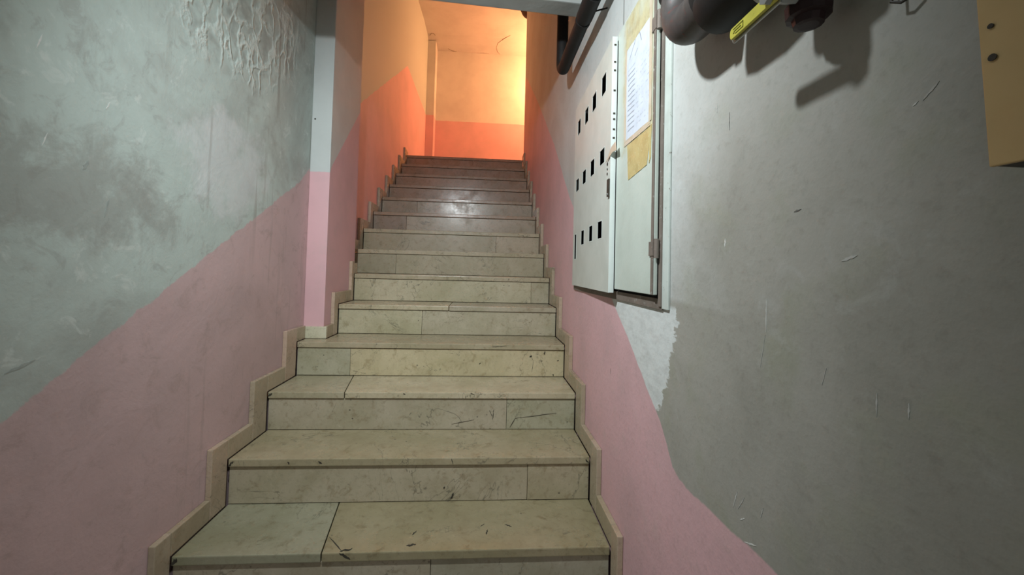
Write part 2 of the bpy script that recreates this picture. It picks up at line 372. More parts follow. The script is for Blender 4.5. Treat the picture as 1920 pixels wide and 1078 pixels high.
def prism(bm, pts, axis, a, b):
    """polygon in the plane normal to axis, extruded from a to b"""
    def P(u, v, t): return {0: (t, u, v), 1: (u, t, v), 2: (u, v, t)}[axis]
    A = [bm.verts.new(P(u, v, a)) for u, v in pts]; B = [bm.verts.new(P(u, v, b)) for u, v in pts]
    bm.faces.new(A); bm.faces.new(B[::-1])
    for i in range(len(pts)):
        j = (i+1) % len(pts); bm.faces.new((A[j], A[i], B[i], B[j]))
def plate(ur, vr, holes, us=(), vs2=()):
    """cells of a rectangle ur x vr without the holes"""
    U = sorted(set([*ur, *us] + [h for H in holes for h in H[0:2]])); V = sorted(set([*vr, *vs2] + [h for H in holes for h in H[2:4]]))
    cells = []
    for i in range(len(U)-1):
        for j in range(len(V)-1):
            cu, cv = (U[i]+U[i+1])/2, (V[j]+V[j+1])/2
            if not any(h[0] < cu < h[1] and h[2] < cv < h[3] for h in holes): cells.append((i, j))
    return U, V, cells
def plate_yz(bm, yr, zr, holes, x0, x1):
    U, V, cells = plate(yr, zr, holes); vv = {}
    def g(i, j, s):
        k = (i, j, s)
        if k not in vv: vv[k] = bm.verts.new((x0 if s == 0 else x1, U[i], V[j]))
        return vv[k]
    S = set(cells)
    for i, j in cells:
        bm.faces.new((g(i, j, 0), g(i, j+1, 0), g(i+1, j+1, 0), g(i+1, j, 0)))
        bm.faces.new((g(i, j, 1), g(i+1, j, 1), g(i+1, j+1, 1), g(i, j+1, 1)))
        for di, dj, a, b in ((-1, 0, (i, j), (i, j+1)), (1, 0, (i+1, j+1), (i+1, j)), (0, -1, (i+1, j), (i, j)), (0, 1, (i, j+1), (i+1, j+1))):
            if (i+di, j+dj) not in S:
                bm.faces.new((g(*a, 0), g(*a, 1), g(*b, 1), g(*b, 0)))
def tube(bm, path, rad, seg=20, cap=True):
    path = [Vector(p) for p in path]; rad = rad if hasattr(rad, '__len__') else [rad]*len(path)
    T = []
    for i in range(len(path)):
        a = path[max(0, i-1)]; b = path[min(len(path)-1, i+1)]; T.append((b-a).normalized())
    n0 = T[0].orthogonal().normalized(); rings = []
    for i, p in enumerate(path):
        n0 = (n0 - T[i]*n0.dot(T[i])).normalized(); b0 = T[i].cross(n0)
        rings.append([bm.verts.new(p + rad[i]*(math.cos(2*math.pi*k/seg)*n0 + math.sin(2*math.pi*k/seg)*b0)) for k in range(seg)])
    for A, B in zip(rings, rings[1:]):
        for k in range(seg): bm.faces.new((A[k], A[(k+1) % seg], B[(k+1) % seg], B[k]))
    if cap: bm.faces.new(rings[0][::-1]); bm.faces.new(rings[-1])
def bend(p0, corner, p1, r, n=8):
    """path p0 - rounded corner - p1"""
    p0, c, p1 = Vector(p0), Vector(corner), Vector(p1); a = (p0-c).normalized(); b = (p1-c).normalized()
    out = [p0]
    for i in range(n+1):
        t = i/n*math.pi/2; out.append(c + a*r*(1-math.sin(t)) + b*r*(1-math.cos(t)))
    return out + [p1]
def tubeobj(name, path, rad, mat, parent, seg=20, **kw):
    bm = bmesh.new(); tube(bm, path, rad, seg); return obj(name, bm, mat, parent, smooth=True, **kw)
def lathe(bm, prof, centre, axis='Z', seg=32):
    c = Vector(centre); rings = []
    R = {'Z': Matrix.Identity(3), 'X': Matrix.Rotation(math.pi/2, 3, 'Y'), 'Y': Matrix.Rotation(-math.pi/2, 3, 'X')}[axis]
    for r, h in prof:
        rings.append([bm.verts.new(c + R @ Vector((r*math.cos(2*math.pi*k/seg), r*math.sin(2*math.pi*k/seg), h))) for k in range(seg)])
    for A, B in zip(rings, rings[1:]):
        for k in range(seg): bm.faces.new((A[k], A[(k+1) % seg], B[(k+1) % seg], B[k]))
    bm.faces.new(rings[0][::-1]); bm.faces.new(rings[-1])
S = dict(kind='structure')

# ------------------------------------------------------------------ setting
Y_FRONT = -3.0; X_LAND = 2.3
box('floor', (-0.9, 0.9, Y_FRONT, RUN, -0.12, 0.0), M['floor'], label='dull stone hall floor at the foot of the stairs', **S)
box('wall_left', (-0.86, -XW, Y_FRONT, Y_BACK, 0.0, 4.9), M['left'], label='stained pale plaster wall with pink dado on the left', **S)
# right wall with the niche of the meter cabinet
NICHE = (-0.060, 0.935, 1.005, 1.905)
bm = bmesh.new(); plate_yz(bm, (Y_FRONT, Y_CORNER), (0.0, 4.9), [NICHE], XW, XW+0.16)
obj('wall_right', bm, M['right'], label='grey and white plaster wall with pink dado on the right', **S)
box('wall_pillar', (-XW, PIL_X, PIL_Y0, PIL_Y1, 0.0, Z_CEIL), M['pillar'], bev=0.004, label='white over pink plaster pillar jutting from the left wall', **S)
box('wall_pilaster', (-XW, -0.583, 5.255, Y_BACK, Z_TOP, Z_CEIL), M['back'], bev=0.004, label='narrow pilaster in the left corner of the landing', **S)
box('wall_back', (-0.86, X_LAND+0.1, Y_BACK, Y_BACK+0.12, Z_TOP-0.2, 4.9), M['back'], label='warm lit wall with pink dado behind the landing', **S)
box('wall_landing', (X_LAND, X_LAND+0.1, Y_CORNER-0.1, Y_BACK, Z_TOP-0.2, 4.9), M['back'], label='end wall of the landing beyond the right corner', **S)
box('wall_return', (XW+0.16, X_LAND, Y_CORNER-0.1, Y_CORNER, Z_TOP-0.2, 4.9), M['back'], label='wall of the landing behind the right corner', **S)
bm = bmesh.new(); plate_yz(bm, (-0.9, 0.9), (0.0, Z_HALL+0.12), [(-0.5, 0.5, 0.0, 2.1)], 0, 0.1)  # opening invented for the added fill light
for v in bm.verts: v.co = Vector((v.co.y, Y_FRONT-0.1+v.co.x, v.co.z))
obj('wall_front', bm, M['hall'], label='hall wall facing the stairs', **S)
box('floor_landing', (-XW, X_LAND, Y_TOP+0.30, Y_BACK, Z_TOP-0.15, Z_TOP), M['floor'], label='landing floor at the head of the stairs', **S)
# uneven landing ceiling
bm = bmesh.new(); prof = [(0.6, 4.62), (4.3, 4.61), (4.8, 4.665), (5.15, 4.67), (5.30, 4.62), (5.48, 4.585), (5.6, 4.58)]
prism(bm, prof + [(5.6, 4.9), (0.6, 4.9)], 0, -0.80, X_LAND+0.05)
obj('ceiling', bm, M['soffit'], label='uneven plaster ceiling over the landing', **S)
box('ceiling_hall', (-0.9, 0.9, Y_FRONT, 0.66, Z_HALL, Z_HALL+0.12), M['hall'], label='ceiling of the hall before the beam', **S)
# beam over the stairs, a little askew, and the wall standing on it
BY = lambda x: 0.716 + (x+0.07)*0.068      # far lower edge
bm = bmesh.new()
prism(bm, [(-XW, BY(-XW)-0.10), (XW, BY(XW)-0.10), (XW, BY(XW)), (-XW, BY(-XW))], 2, 2.26, 4.6)
bevel(bm, 0.006); obj('ceiling_beam', bm, M['beam'], label='grey painted beam crossing above the stairs', **S)

# flaked and scraped spots of paint on the two walls
M['scuff_pale'] = mat_paint('scraped_pale_paint', (0.74, 0.75, 0.72), (0.62, 0.63, 0.60), 0.7, 60)
M['scuff_dark'] = mat_paint('dark_chip', (0.17, 0.165, 0.15), (0.12, 0.115, 0.10), 0.8, 60)
M['pit'] = mat_paint('grimy_pit', (0.055, 0.05, 0.035), (0.035, 0.03, 0.022), 0.9, 60)
M['scuff_faint'] = mat_paint('faint_smudge', (0.36, 0.40, 0.375), (0.31, 0.345, 0.32), 0.7, 60)
M['scuff_mid'] = mat_paint('faint_scrape', (0.52, 0.52, 0.49), (0.45, 0.45, 0.42), 0.7, 60)
def scuff(wall, sgn, p, q, wd, mat):
    P, Q = Vector(p), Vector(q); d = (Q-P); L = d.length; d.normalize(); nn = Vector((-d.y, d.x)); n = 9; a = []; b = []
    for i in range(n+1):
        t = i/n; c = P + d*L*t; e = wd*math.sin(math.pi*(0.06+0.88*t))
        a.append(c + nn*e*random.uniform(0.3, 1.2)); b.append(c - nn*e*random.uniform(0.3, 1.2))
    bm = bmesh.new(); prism(bm, [tuple(v) for v in a + b[::-1]], 0, sgn*(XW-0.0006), sgn*(XW+0.0004))
    obj('paint_scuff', bm, M[mat], wall)
WR = bpy.data.objects['wall_right']; WL = bpy.data.objects['wall_left']
for p, q, wd, mt in [((-0.435, 0.985), (-0.436, 1.04), .0012, 'scuff_pale'), ((-0.422, 0.925), (-0.433, 0.98), .0008, 'scuff_mid'), ((-0.320, 1.131), (-0.3205, 1.147), .0022, 'scuff_pale'),
                     ((-0.575, 1.099), (-0.598, 1.106), .0022, 'scuff_mid'), ((-0.622, 0.915), (-0.6225, 0.943), .0012, 'scuff_mid'), ((-0.658, 0.925), (-0.6585, 0.943), .0012, 'scuff_mid'), ((-0.545, 0.93), (-0.552, 0.955), .001, 'scuff_mid'),
                     ((-0.352, 0.655), (-0.364, 0.69), .0011, 'scuff_pale'), ((-0.366, 0.66), (-0.384, 0.69), .001, 'scuff_mid'), ((-0.372, 0.645), (-0.385, 0.655), .0012, 'scuff_pale'), ((-0.425, 0.680), (-0.431, 0.70), .0011, 'scuff_mid'),
                     ((-0.385, 0.615), (-0.415, 0.628), .0014, 'scuff_pale'), ((-0.494, 1.1745), (-0.508, 1.177), .0016, 'scuff_dark'), ((-0.674, 1.270), (-0.69, 1.284), .0016, 'scuff_mid'), ((-0.664, 1.268), (-0.670, 1.2715), .001, 'scuff_pale'),
                     ((-0.288, 1.405), (-0.2885, 1.425), .0016, 'scuff_mid'), ((-0.331, 1.355), (-0.3315, 1.39), .0009, 'scuff_dark'), ((0.357, 0.712), (0.3585, 0.732), .0013, 'scuff_dark')]:
    scuff(WR, 1, p, q, wd, mt)
for p, q, wd, mt in [((-0.143, 1.315), (-0.134, 1.345), .002, 'scuff_pale'), ((-0.165, 1.515), (-0.156, 1.55), .0018, 'scuff_pale'), ((-0.052, 1.285), (-0.040, 1.31), .006, 'scuff_faint'), ((0.008, 1.18), (0.018, 1.225), .006, 'scuff_faint'),
                     ((-0.185, 0.842), (-0.13, 0.858), .004, 'scuff_faint'), ((-0.003, 1.45), (0.006, 1.47), .002, 'scuff_pale')]:
    scuff(WL, -1, p, q, wd, mt)

bm = bmesh.new(); lathe(bm, [(0.0045, -0.0006), (0.003, 0.001)], (-0.6886, PIL_Y0, 1.8632), 'Y', 10); obj('nail_hole', bm, M['pit'], bpy.data.objects['wall_pillar'])
# plaster cracks at the edge of the landing ceiling
CE = bpy.data.objects['ceiling']
def crack(path, rad): 
    tubeobj('plaster_crack', path, rad, M['crack'], CE, 6)
M['crack'] = mat_paint('plaster_crack', (0.30, 0.27, 0.23), (0.24, 0.21, 0.18), 0.8, 30)
crack([(-0.412, 5.42, 4.5965), (-0.34, 5.465, 4.588), (-0.27, 5.475, 4.586)], [0.003, 0.008, 0.002])
crack([(0.57, 5.05, 4.668), (0.50, 5.13, 4.668), (0.43, 5.20, 4.653), (0.385, 5.24, 4.640), (0.365, 5.33, 4.614), (0.385, 5.42, 4.597), (0.43, 5.475, 4.586)], [0.002, 0.004, 0.003, 0.005, 0.004, 0.005, 0.003])
crack([(0.05, 5.475, 4.587), (0.16, 5.465, 4.588), (0.25, 5.472, 4.5865)], [0.002, 0.004, 0.002])
crack([(-0.675, 5.19, 4.657), (-0.645, 5.14, 4.669), (-0.61, 5.14, 4.669), (-0.59, 5.18, 4.660)], [0.003, 0.006, 0.005, 0.003])

# ------------------------------------------------------------------ staircase
TAN = (0.50, 0.465, 0.345); GRN = (0.44, 0.455, 0.385); PALE = (0.56, 0.535, 0.44); GRY = (0.46, 0.445, 0.385); ROSE = (0.43, 0.375, 0.33)
stair = empty('staircase', (0, RUN, 0), label='worn beige marble staircase climbing to the orange lit landing', category='staircase')
# mortar core under the slabs
def core_poly(ya, yb):
    f = lambda k: k*RISE-0.032
    k0 = int((ya+1e-6-0.026)//RUN); P = [(ya, 0.001), (ya, f(k0))]
    for k in range(k0+1, NST+1):
        y = k*RUN+0.026
        if y < yb - 1e-6: P += [(y, f(k-1)), (y, f(k))]; k0 = k
    return P + [(yb, f(k0)), (yb, 0.001)]
for ya, yb, xa, xb in ((RUN+0.026, Y_TOP+0.29, PIL_X+0.001, XE-0.001), (RUN+0.026, PIL_Y0-0.002, -XE+0.001, PIL_X), (PIL_Y1+0.002, Y_TOP+0.29, -XE+0.001, PIL_X)):
    bm = bmesh.new(); prism(bm, core_poly(ya, yb), 0, xa, xb)
    obj('stair_core', bm, M['core'], stair, label='dark mortar in the joints')
G = 0.0015; NOSE = 0.028
tread_joint = {1: ((-0.240, -0.281), (0.33, 0.345, 0.28), (0.345, 0.325, 0.235)), 3: ((-0.357, -0.405), (0.44, 0.43, 0.35), (0.54, 0.515, 0.42)), 5: ((0.05, 0.05), PALE, GRY), 2: (None, None, (0.40, 0.375, 0.285)), 4: (None, None, (0.45, 0.425, 0.34))}
riser_joint = {2: ([0.4394], [(0.46, 0.44, 0.37), (0.475, 0.45, 0.37)]), 3: ([0.3686], [GRY, GRN]), 4: ([-0.4222], [GRN, (0.56, 0.53, 0.40)]), 5: ([-0.1041], [(0.52, 0.52, 0.42), (0.50, 0.49, 0.42)]),
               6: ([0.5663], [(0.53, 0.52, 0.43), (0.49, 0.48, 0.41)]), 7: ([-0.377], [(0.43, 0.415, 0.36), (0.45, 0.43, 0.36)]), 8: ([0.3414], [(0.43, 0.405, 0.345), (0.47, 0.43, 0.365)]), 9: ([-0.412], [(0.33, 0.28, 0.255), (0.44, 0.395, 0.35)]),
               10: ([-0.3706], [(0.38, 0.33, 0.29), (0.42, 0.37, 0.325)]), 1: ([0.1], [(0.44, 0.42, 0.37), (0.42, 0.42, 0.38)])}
PS = PIL_X + 0.020     # face of the skirting on the pillar
for k in range(1, NST+1):
    y0, y1 = k*RUN, (k+1)*RUN+0.018; z1 = k*RISE; z0 = z1-NOSE
    if k == NST: y1 = Y_TOP+0.30
    xl = -XE+0.002; xr = XE-0.002
    if k == 4: out = [(xl, y0), (xr, y0), (xr, y1), (PS+0.002, y1), (PS+0.002, PIL_Y0-0.017), (xl, PIL_Y0-0.017)]
    elif k == 5: out = [(PS+0.002, y0), (xr, y0), (xr, y1), (PS+0.002, y1)]
    elif k == 6: out = [(PS+0.002, y0), (xr, y0), (xr, y1), (xl, y1), (xl, PIL_Y1+0.002), (PS+0.002, PIL_Y1+0.002)]
    else: out = [(xl, y0), (xr, y0), (xr, y1), (xl, y1)]
    j = tread_joint.get(k, (None, None, (random.choice([GRY, (0.47, 0.44, 0.36), (0.45, 0.42, 0.35)]) if k < 9 else (0.40, 0.31, 0.26))))  # upper treads redder and darker: warm, dimmer light put into the marble colour
    if j[0] is None: parts = [(out, j[2])]
    else:
        a, b = j[0]; lx = out[0][0]
        parts = [([(lx, y0), (a-G, y0), (b-G, y1), (lx, y1)], j[1]), ([(a+G, y0), (xr, y0), (xr, y1), (b+G, y1)], j[2])]
    for pl, col in parts:
        bm = bmesh.new(); prism(bm, pl, 2, z0+random.uniform(-.0007, .0007), z1+random.uniform(-.0006, .0006))
        bmesh.ops.recalc_face_normals(bm, faces=bm.faces); bevel(bm, 0.0035, 2)
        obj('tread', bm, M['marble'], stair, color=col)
    # riser below this tread
    jr = riser_joint.get(k, ([], [random.choice([(0.38, 0.285, 0.24), (0.40, 0.30, 0.25), (0.36, 0.265, 0.225)])]))  # upper risers tinted brown-red to stand in for warm lamp light
    rl = PS+0.002 if k in (5, 6) else xl
    cuts = [rl] + list(jr[0]) + [xr]
    for i in range(len(cuts)-1):
        a = cuts[i] + (0.0007 if i else 0); b = cuts[i+1] - (0.0007 if i < len(cuts)-2 else 0)
        yy = k*RUN + 0.009 + random.uniform(-.001, .001)
        bm = bmesh.new(); add_box(bm, a, b, yy, yy+0.016, (k-1)*RISE+0.0025, z0-0.0025)
        bmesh.ops.recalc_face_normals(bm, faces=bm.faces); bevel(bm, 0.0012, 1)
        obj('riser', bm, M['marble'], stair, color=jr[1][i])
# skirting slabs, one flat and one upright per step and side
def skirt(xa, xb, ya, yb, za, zb, col, name='skirting', **kw):
    bm = bmesh.new(); add_box(bm, min(xa, xb), max(xa, xb), ya, yb, za, zb)
    bmesh.ops.recalc_face_normals(bm, faces=bm.faces); bevel(bm, 0.003, 2)
    obj(name, bm, M['skirt'], stair, color=col, **kw)
H = 0.070
wid = {1: .064, 2: .090, 3: .105, 4: .108}
for k in range(1, NST+1):
    wk = wid.get(k, 0.085); wn = wid.get(k+1, 0.085)
    for sgn in (1, -1):
        if sgn < 0 and k in (4, 5, 6): continue
        xa, xb = sgn*XE, sgn*(XW-0.0005); j = random.uniform(-.004, .004)
        col = random.choice([(0.47, 0.41, 0.345), (0.44, 0.40, 0.34), (0.49, 0.42, 0.36)])
        ye = (k+1)*RUN - wn - 0.001 if k < NST else Y_TOP+0.10
        lo = (k-1)*RISE + 0.001
        skirt(xa, xb, k*RUN-wk, k*RUN-0.001, lo, k*RISE+H+j, col)
        if not (sgn < 0 and k == 6): skirt(xa, xb, k*RUN, ye, k*RISE+0.001, k*RISE+H+j-0.001, random.choice([(0.45, 0.41, 0.34), (0.43, 0.385, 0.32)]))
# left wall up to the pillar, then round the pillar
k = 4; xa, xb = -XE, -(XW-0.0005)
skirt(xa, xb, 4*RUN-.108, 4*RUN-0.001, 3*RISE+0.001, 4*RISE+H, (0.52, 0.42, 0.37))
skirt(xa, xb, 4*RUN, PIL_Y0-0.018, 4*RISE+0.001, 4*RISE+H-0.001, (0.45, 0.40, 0.33))
skirt(-XE-0.018, PS-0.0005, PIL_Y0-0.016, PIL_Y0-0.0005, 4*RISE+0.001, 4*RISE+0.064, (0.66, 0.69, 0.61), label='paler marble skirting slab')
px0, px1 = PIL_X+0.0005, PS
skirt(px0, px1, PIL_Y0, 5*RUN-0.062, 4*RISE+0.001, 4*RISE+0.066, (0.43, 0.37, 0.30))
skirt(px0, px1, 5*RUN-0.061, 5*RUN-0.001, 4*RISE+0.001, 5*RISE+H, (0.52, 0.44, 0.385))
skirt(px0, px1, 5*RUN, 6*RUN-0.042, 5*RISE+0.001, 5*RISE+H-0.001, (0.46, 0.40, 0.33))
skirt(px0, px1, 6*RUN-0.041, 6*RUN-0.001, 5*RISE+0.001, 6*RISE+H+0.01, (0.54, 0.45, 0.39))
skirt(px0, px1, 6*RUN, PIL_Y1, 6*RISE+0.001, 6*RISE+H-0.001, (0.50, 0.45, 0.37))
skirt(-XE, -(XW-0.0005), PIL_Y1+0.001, 7*RUN-0.086, 6*RISE+0.001, 6*RISE+H, (0.45, 0.40, 0.33))

# chips, pits and cracks in the lower steps
def chip(plane, k, p, q, wd):
    P, Q = Vector(p), Vector(q); d = (Q-P); L = d.length; d.normalize(); nn = Vector((-d.y, d.x)); n = 7; a = []; b = []
    for i in range(n+1):
        t = i/n; c = P + d*L*t + nn*random.uniform(-.5, .5)*min(wd, L*0.2); e = wd*math.sin(math.pi*(0.08+0.84*t))
        a.append(c + nn*e*random.uniform(0.4, 1.2)); b.append(c - nn*e*random.uniform(0.4, 1.2))
    bm = bmesh.new(); pl = [tuple(v) for v in a + b[::-1]]
    if plane == 'top': prism(bm, pl, 2, k*RISE-0.001, k*RISE+0.0009)
    elif plane == 'nose': prism(bm, pl, 1, k*RUN-0.0004, k*RUN+0.001)
    else: prism(bm, pl, 1, k*RUN+0.0072, k*RUN+0.011)
    obj('chip', bm, M['pit'], stair)
for a in [('top', 1, (-0.243, 0.345), (-0.180, 0.275), .0022), ('top', 1, (-0.185, 0.272), (-0.150, 0.285), .005), ('nose', 1, (-0.185, 0.169), (-0.150, 0.150), .005), ('top', 1, (0.018, 0.292), (0.048, 0.302), .006),
          ('top', 1, (0.028, 0.345), (0.040, 0.368), .003), ('top', 1, (0.277, 0.340), (0.283, 0.366), .003), ('top', 1, (0.258, 0.385), (0.272, 0.398), .002), ('top', 1, (0.345, 0.392), (0.368, 0.380), .003),
          ('nose', 1, (-0.684, 0.145), (-0.668, 0.165), .007), ('nose', 2, (-0.684, 0.315), (-0.667, 0.334), .006), ('nose', 3, (-0.684, 0.487), (-0.668, 0.506), .006), ('nose', 2, (0.684, 0.316), (0.668, 0.330), .004),
          ('riser', 2, (0.143, 0.180), (0.151, 0.202), .004), ('riser', 2, (0.113, 0.220), (0.118, 0.226), .003), ('nose', 2, (0.141, 0.338), (0.147, 0.316), .0018), ('nose', 2, (-0.47, 0.331), (-0.464, 0.320), .003), ('nose', 2, (-0.36, 0.330), (-0.345, 0.322), .004),
          ('riser', 3, (0.385, 0.350), (0.41, 0.392), .002), ('riser', 3, (0.41, 0.392), (0.60, 0.415), .0013), ('riser', 3, (0.305, 0.385), (0.310, 0.432), .0022), ('riser', 3, (0.290, 0.428), (0.304, 0.400), .0016), ('riser', 3, (0.12, 0.365), (0.22, 0.385), .0012),
          ('riser', 4, (0.502, 0.612), (0.511, 0.623), .005), ('riser', 4, (0.580, 0.627), (0.581, 0.645), .004), ('riser', 4, (0.649, 0.593), (0.657, 0.600), .003), ('riser', 4, (0.566, 0.588), (0.568, 0.598), .002), ('riser', 4, (0.628, 0.516), (0.630, 0.526), .003), ('riser', 4, (0.237, 0.574), (0.245, 0.582), .0028),
          ('riser', 4, (0.505, 0.632), (0.522, 0.59), .0009), ('riser', 4, (0.522, 0.59), (0.515, 0.535), .0009), ('nose', 3, (0.20, 0.507), (0.22, 0.500), .002), ('nose', 3, (-0.10, 0.505), (-0.09, 0.500), .003), ('nose', 4, (0.30, 0.667), (0.37, 0.670), .0018)]:
    chip(*a)

# ------------------------------------------------------------------ meter cabinet
cab = empty('meter_cabinet', (XW, 0.44, 1.0), label='pale green two-door metal meter cabinet set into the right wall', category='cabinet')
bm = bmesh.new()
add_box(bm, XW+0.140, XW+0.150, -0.055, 0.930, 1.010, 1.900)
add_box(bm, XW+0.002, XW+0.140, -0.055, -0.050, 1.010, 1.900); add_box(bm, XW+0.002, XW+0.140, 0.925, 0.930, 1.010, 1.900)
add_box(bm, XW+0.002, XW+0.140, -0.050, 0.925, 1.010, 1.015); add_box(bm, XW+0.002, XW+0.140, -0.050, 0.925, 1.895, 1.900)
obj('body', bm, M['inside'], cab, label='black cabinet inside')
fr = XW-0.0005
box('frame', (fr-0.006, fr, -0.094, -0.060, 0.985, 1.935), M['framewhite'], cab, 0.0015, label='chipped white frame strip')
box('frame', (fr-0.010, fr+0.012, -0.060, -0.046, 0.990, 1.92), M['rust'], cab, 0.001, label='rusted brown frame strip')
box('frame', (fr-0.006, fr, -0.0595, 0.945, 0.982, 1.010), M['rust'], cab, 0.001, label='rusted brown frame strip')
box('frame', (fr-0.006, fr, -0.0595, 0.945, 1.900, 1.925), M['framewhite'], cab, 0.001)
# near door, closed
nd = box('door', (0.684, 0.695, -0.044, 0.268, 1.019, 1.893), M['enamel_near'], cab, 0.002, label='near door with ochre glue stains')
box('door_rim', (0.6815, 0.684, -0.044, -0.030, 1.019, 1.893), M['rust'], nd, 0.0008, label='rusted door rim')
for z in (1.115, 1.72):
    tubeobj('hinge', [(0.687, -0.053, z), (0.687, -0.053, z+0.05)], 0.0065, M['rust'], nd, 12)
    box('hinge_leaf', (0.6800, 0.6838, -0.046, -0.020, z+0.006, z+0.044), M['rust'], nd, 0.0006)
# far door, a little ajar, hinged at its far edge
hp = Vector((0.694, 0.935, 0)); ang = math.radians(1.9)
R = Matrix.Translation(hp) @ Matrix.Rotation(-ang, 4, 'Z') @ Matrix.Translation(-hp)
Y0, Y1 = 0.278, 0.935
win = [(.806, .868, 1.735, 1.803), (.644, .709, 1.731, 1.796), (.505, .569, 1.734, 1.800), (.360, .420, 1.736, 1.807),
       (.819, .886, 1.462, 1.519), (.669, .736, 1.467, 1.525), (.517, .582, 1.468, 1.531), (.364, .430, 1.475, 1.530),
       (.852, .898, 1.134, 1.252), (.685, .744, 1.195, 1.257), (.530, .587, 1.199, 1.261), (.383, .444, 1.200, 1.263)]
bm = bmesh.new(); plate_yz(bm, (Y0, Y1), (1.005, 1.890), win, 0.690, 0.6912); bm.transform(R)
fd = obj('door', bm, M['enamel'], cab, label='far door with twelve small meter windows')
bm = bmesh.new(); add_box(bm, 0.688, 0.706, Y0-0.0015, Y0+0.0005, 1.006, 1.889); bm.transform(R)
# the door's turned edge, bright towards the camera
obj('door_edge', bm, M['edge'], fd, label='bright turned edge with screw holes')
for y, z0_, z1_ in ((Y1-0.004, 1.006, 1.889),):
    bm = bmesh.new(); add_box(bm, 0.6945, 0.7055, y, y+0.003, z0_, z1_); bm.transform(R); obj('door_edge', bm, M['enamel'], fd)
for (a, b, c, d) in win:          # thin sheet rims round the openings
    bm = bmesh.new(); plate_yz(bm, (a-0.0028, b+0.0028), (c-0.0028, d+0.0028), [(a, b, c, d)], 0.6895, 0.6901); bm.transform(R)
    obj('window_rim', bm, M['edge'], fd)
bm = bmesh.new(); add_box(bm, 0.683, 0.6897, Y0+0.001, Y0+0.022, 1.335, 1.395); bm.transform(R); lk = obj('lock', bm, M['screw'], fd, label='dark lock plate')
bm = bmesh.new(); lathe(bm, [(0.0035, 0), (0.0035, 0.004)], (0.679, Y0+0.008, 1.342), 'X', 12); bm.transform(R); obj('lock_pin', bm, M['steel'], fd)
for z, s in ((1.455, .006), (1.437, .004), (1.42, .005)):
    bm = bmesh.new(); lathe(bm, [(s, 0), (s*0.7, 0.002)], (0.688, Y0+0.040, z), 'X', 10); bm.transform(R); obj('rivet_hole', bm, M['screw'], fd)
for z in (1.86, 1.80, 1.77, 1.70, 1.62, 1.60, 1.565, 1.535):
    bm = bmesh.new(); add_box(bm, 0.694, 0.701, Y0-0.0028, Y0-0.0014, z-0.003, z+0.003); bm.transform(R); obj('screw_hole', bm, M['screw'], fd)
# notice sheet glued on the near door and its old tape
XP = 0.6835
def sheet(name, poly, x, mat, parent, wav=0.0012, **kw):
    """thin crinkled sheet over a yz polygon (quad)"""
    bm = bmesh.new(); n = 10; g = []
    a, b, c, d = [Vector((0, *p)) for p in poly]
    for i in range(n+1):
        row = []
        for j in range(n+1):
            p = (a*(1-i/n)+b*(i/n))*(1-j/n) + (d*(1-i/n)+c*(i/n))*(j/n)
            row.append(bm.verts.new((x - random.random()*wav, p.y, p.z)))
        g.append(row)
    fs = []
    for i in range(n):
        for j in range(n): fs.append(bm.faces.new((g[i][j], g[i+1][j], g[i+1][j+1], g[i][j+1])))
    r = bmesh.ops.extrude_face_region(bm, geom=fs)
    for v in r['geom']:
        if isinstance(v, bmesh.types.BMVert): v.co.x = x + 0.0004
    return obj(name, bm, mat, parent, smooth=True, **kw)
notice = empty('paper_notice', (XP, 0.09, 1.49), label='white printed notice sheet taped to the near cabinet door', category='notice')
sheet('sheet', [(-0.004, 1.492), (0.178, 1.492), (0.178, 1.785), (-0.004, 1.785)], XP, M['paper'], notice)
sheet('tape', [(-0.012, 1.477), (0.190, 1.477), (0.186, 1.493), (-0.008, 1.493)], XP-0.0008, M['tape_pink'], notice, label='yellowed tape strip')
sheet('tape', [(0.176, 1.488), (0.190, 1.486), (0.192, 1.80), (0.178, 1.79)], XP-0.0008, M['tape_pink'], notice, label='yellowed tape strip')
sheet('tape', [(-0.018, 1.49), (-0.002, 1.49), (0.002, 1.84), (-0.016, 1.84)], XP-0.0008, M['tape_pink'], notice, label='yellowed tape strip')
sheet('tape', [(0.008, 1.374), (0.150, 1.362), (0.165, 1.474), (-0.018, 1.474)], XP-0.0002, M['tape'], notice, label='torn patch of yellow tape below the sheet')
sheet('tape', [(-0.018, 1.388), (-0.008, 1.374), (-0.006, 1.47), (-0.020, 1.478)], XP-0.0006, M['tape'], notice, label='yellowed tape strip')
bm = bmesh.new()
prism(bm, [(0.215, 1.474), (0.252, 1.478), (0.325, 1.462), (0.262, 1.500), (0.222, 1.505)], 0, 0.664, 0.6655)
obj('tape_flap', bm, M['tape_pink'], notice, label='loose grey flap of tape over the door edge')

# ------------------------------------------------------------------ black pipe along the right wall
PX, PZ = 0.634, 2.132
bp = empty('black_pipe', (PX, 1.04, 2.1), label='black plastic pipe along the right wall bending up behind the beam', category='pipe')
tubeobj('pipe', bend((PX, 0.02, Z_HALL), (PX, 0.02, PZ), (PX, 0.3, PZ), 0.06, 8)[:-1] + bend((PX, 0.3, PZ), (PX, 1.045, PZ), (PX, 1.045, 4.60), 0.06, 12), 0.030, M['black'], bp, 24)
bm = bmesh.new(); lathe(bm, [(0.0302, -0.008), (0.0330, -0.008), (0.0330, 0.008), (0.0302, 0.008)], (PX, 0.585, PZ), 'Y', 28); obj('clamp', bm, M['black'], bp, smooth=True, label='pipe clamp ring')
bm = bmesh.new(); lathe(bm, [(0.0302, -0.09), (0.0345, -0.09), (0.0345, 0.06), (0.0302, 0.06)], (PX, 0.50, PZ), 'Y', 28); obj('coupling', bm, M['black'], bp, smooth=True, label='thicker pipe coupling')
tubeobj('clamp_stud', [(PX+0.025, 0.50, PZ-0.012), (XW-0.003, 0.47, PZ-0.014)], 0.0032, M['black'], bp, 8, label='nail into the wall')

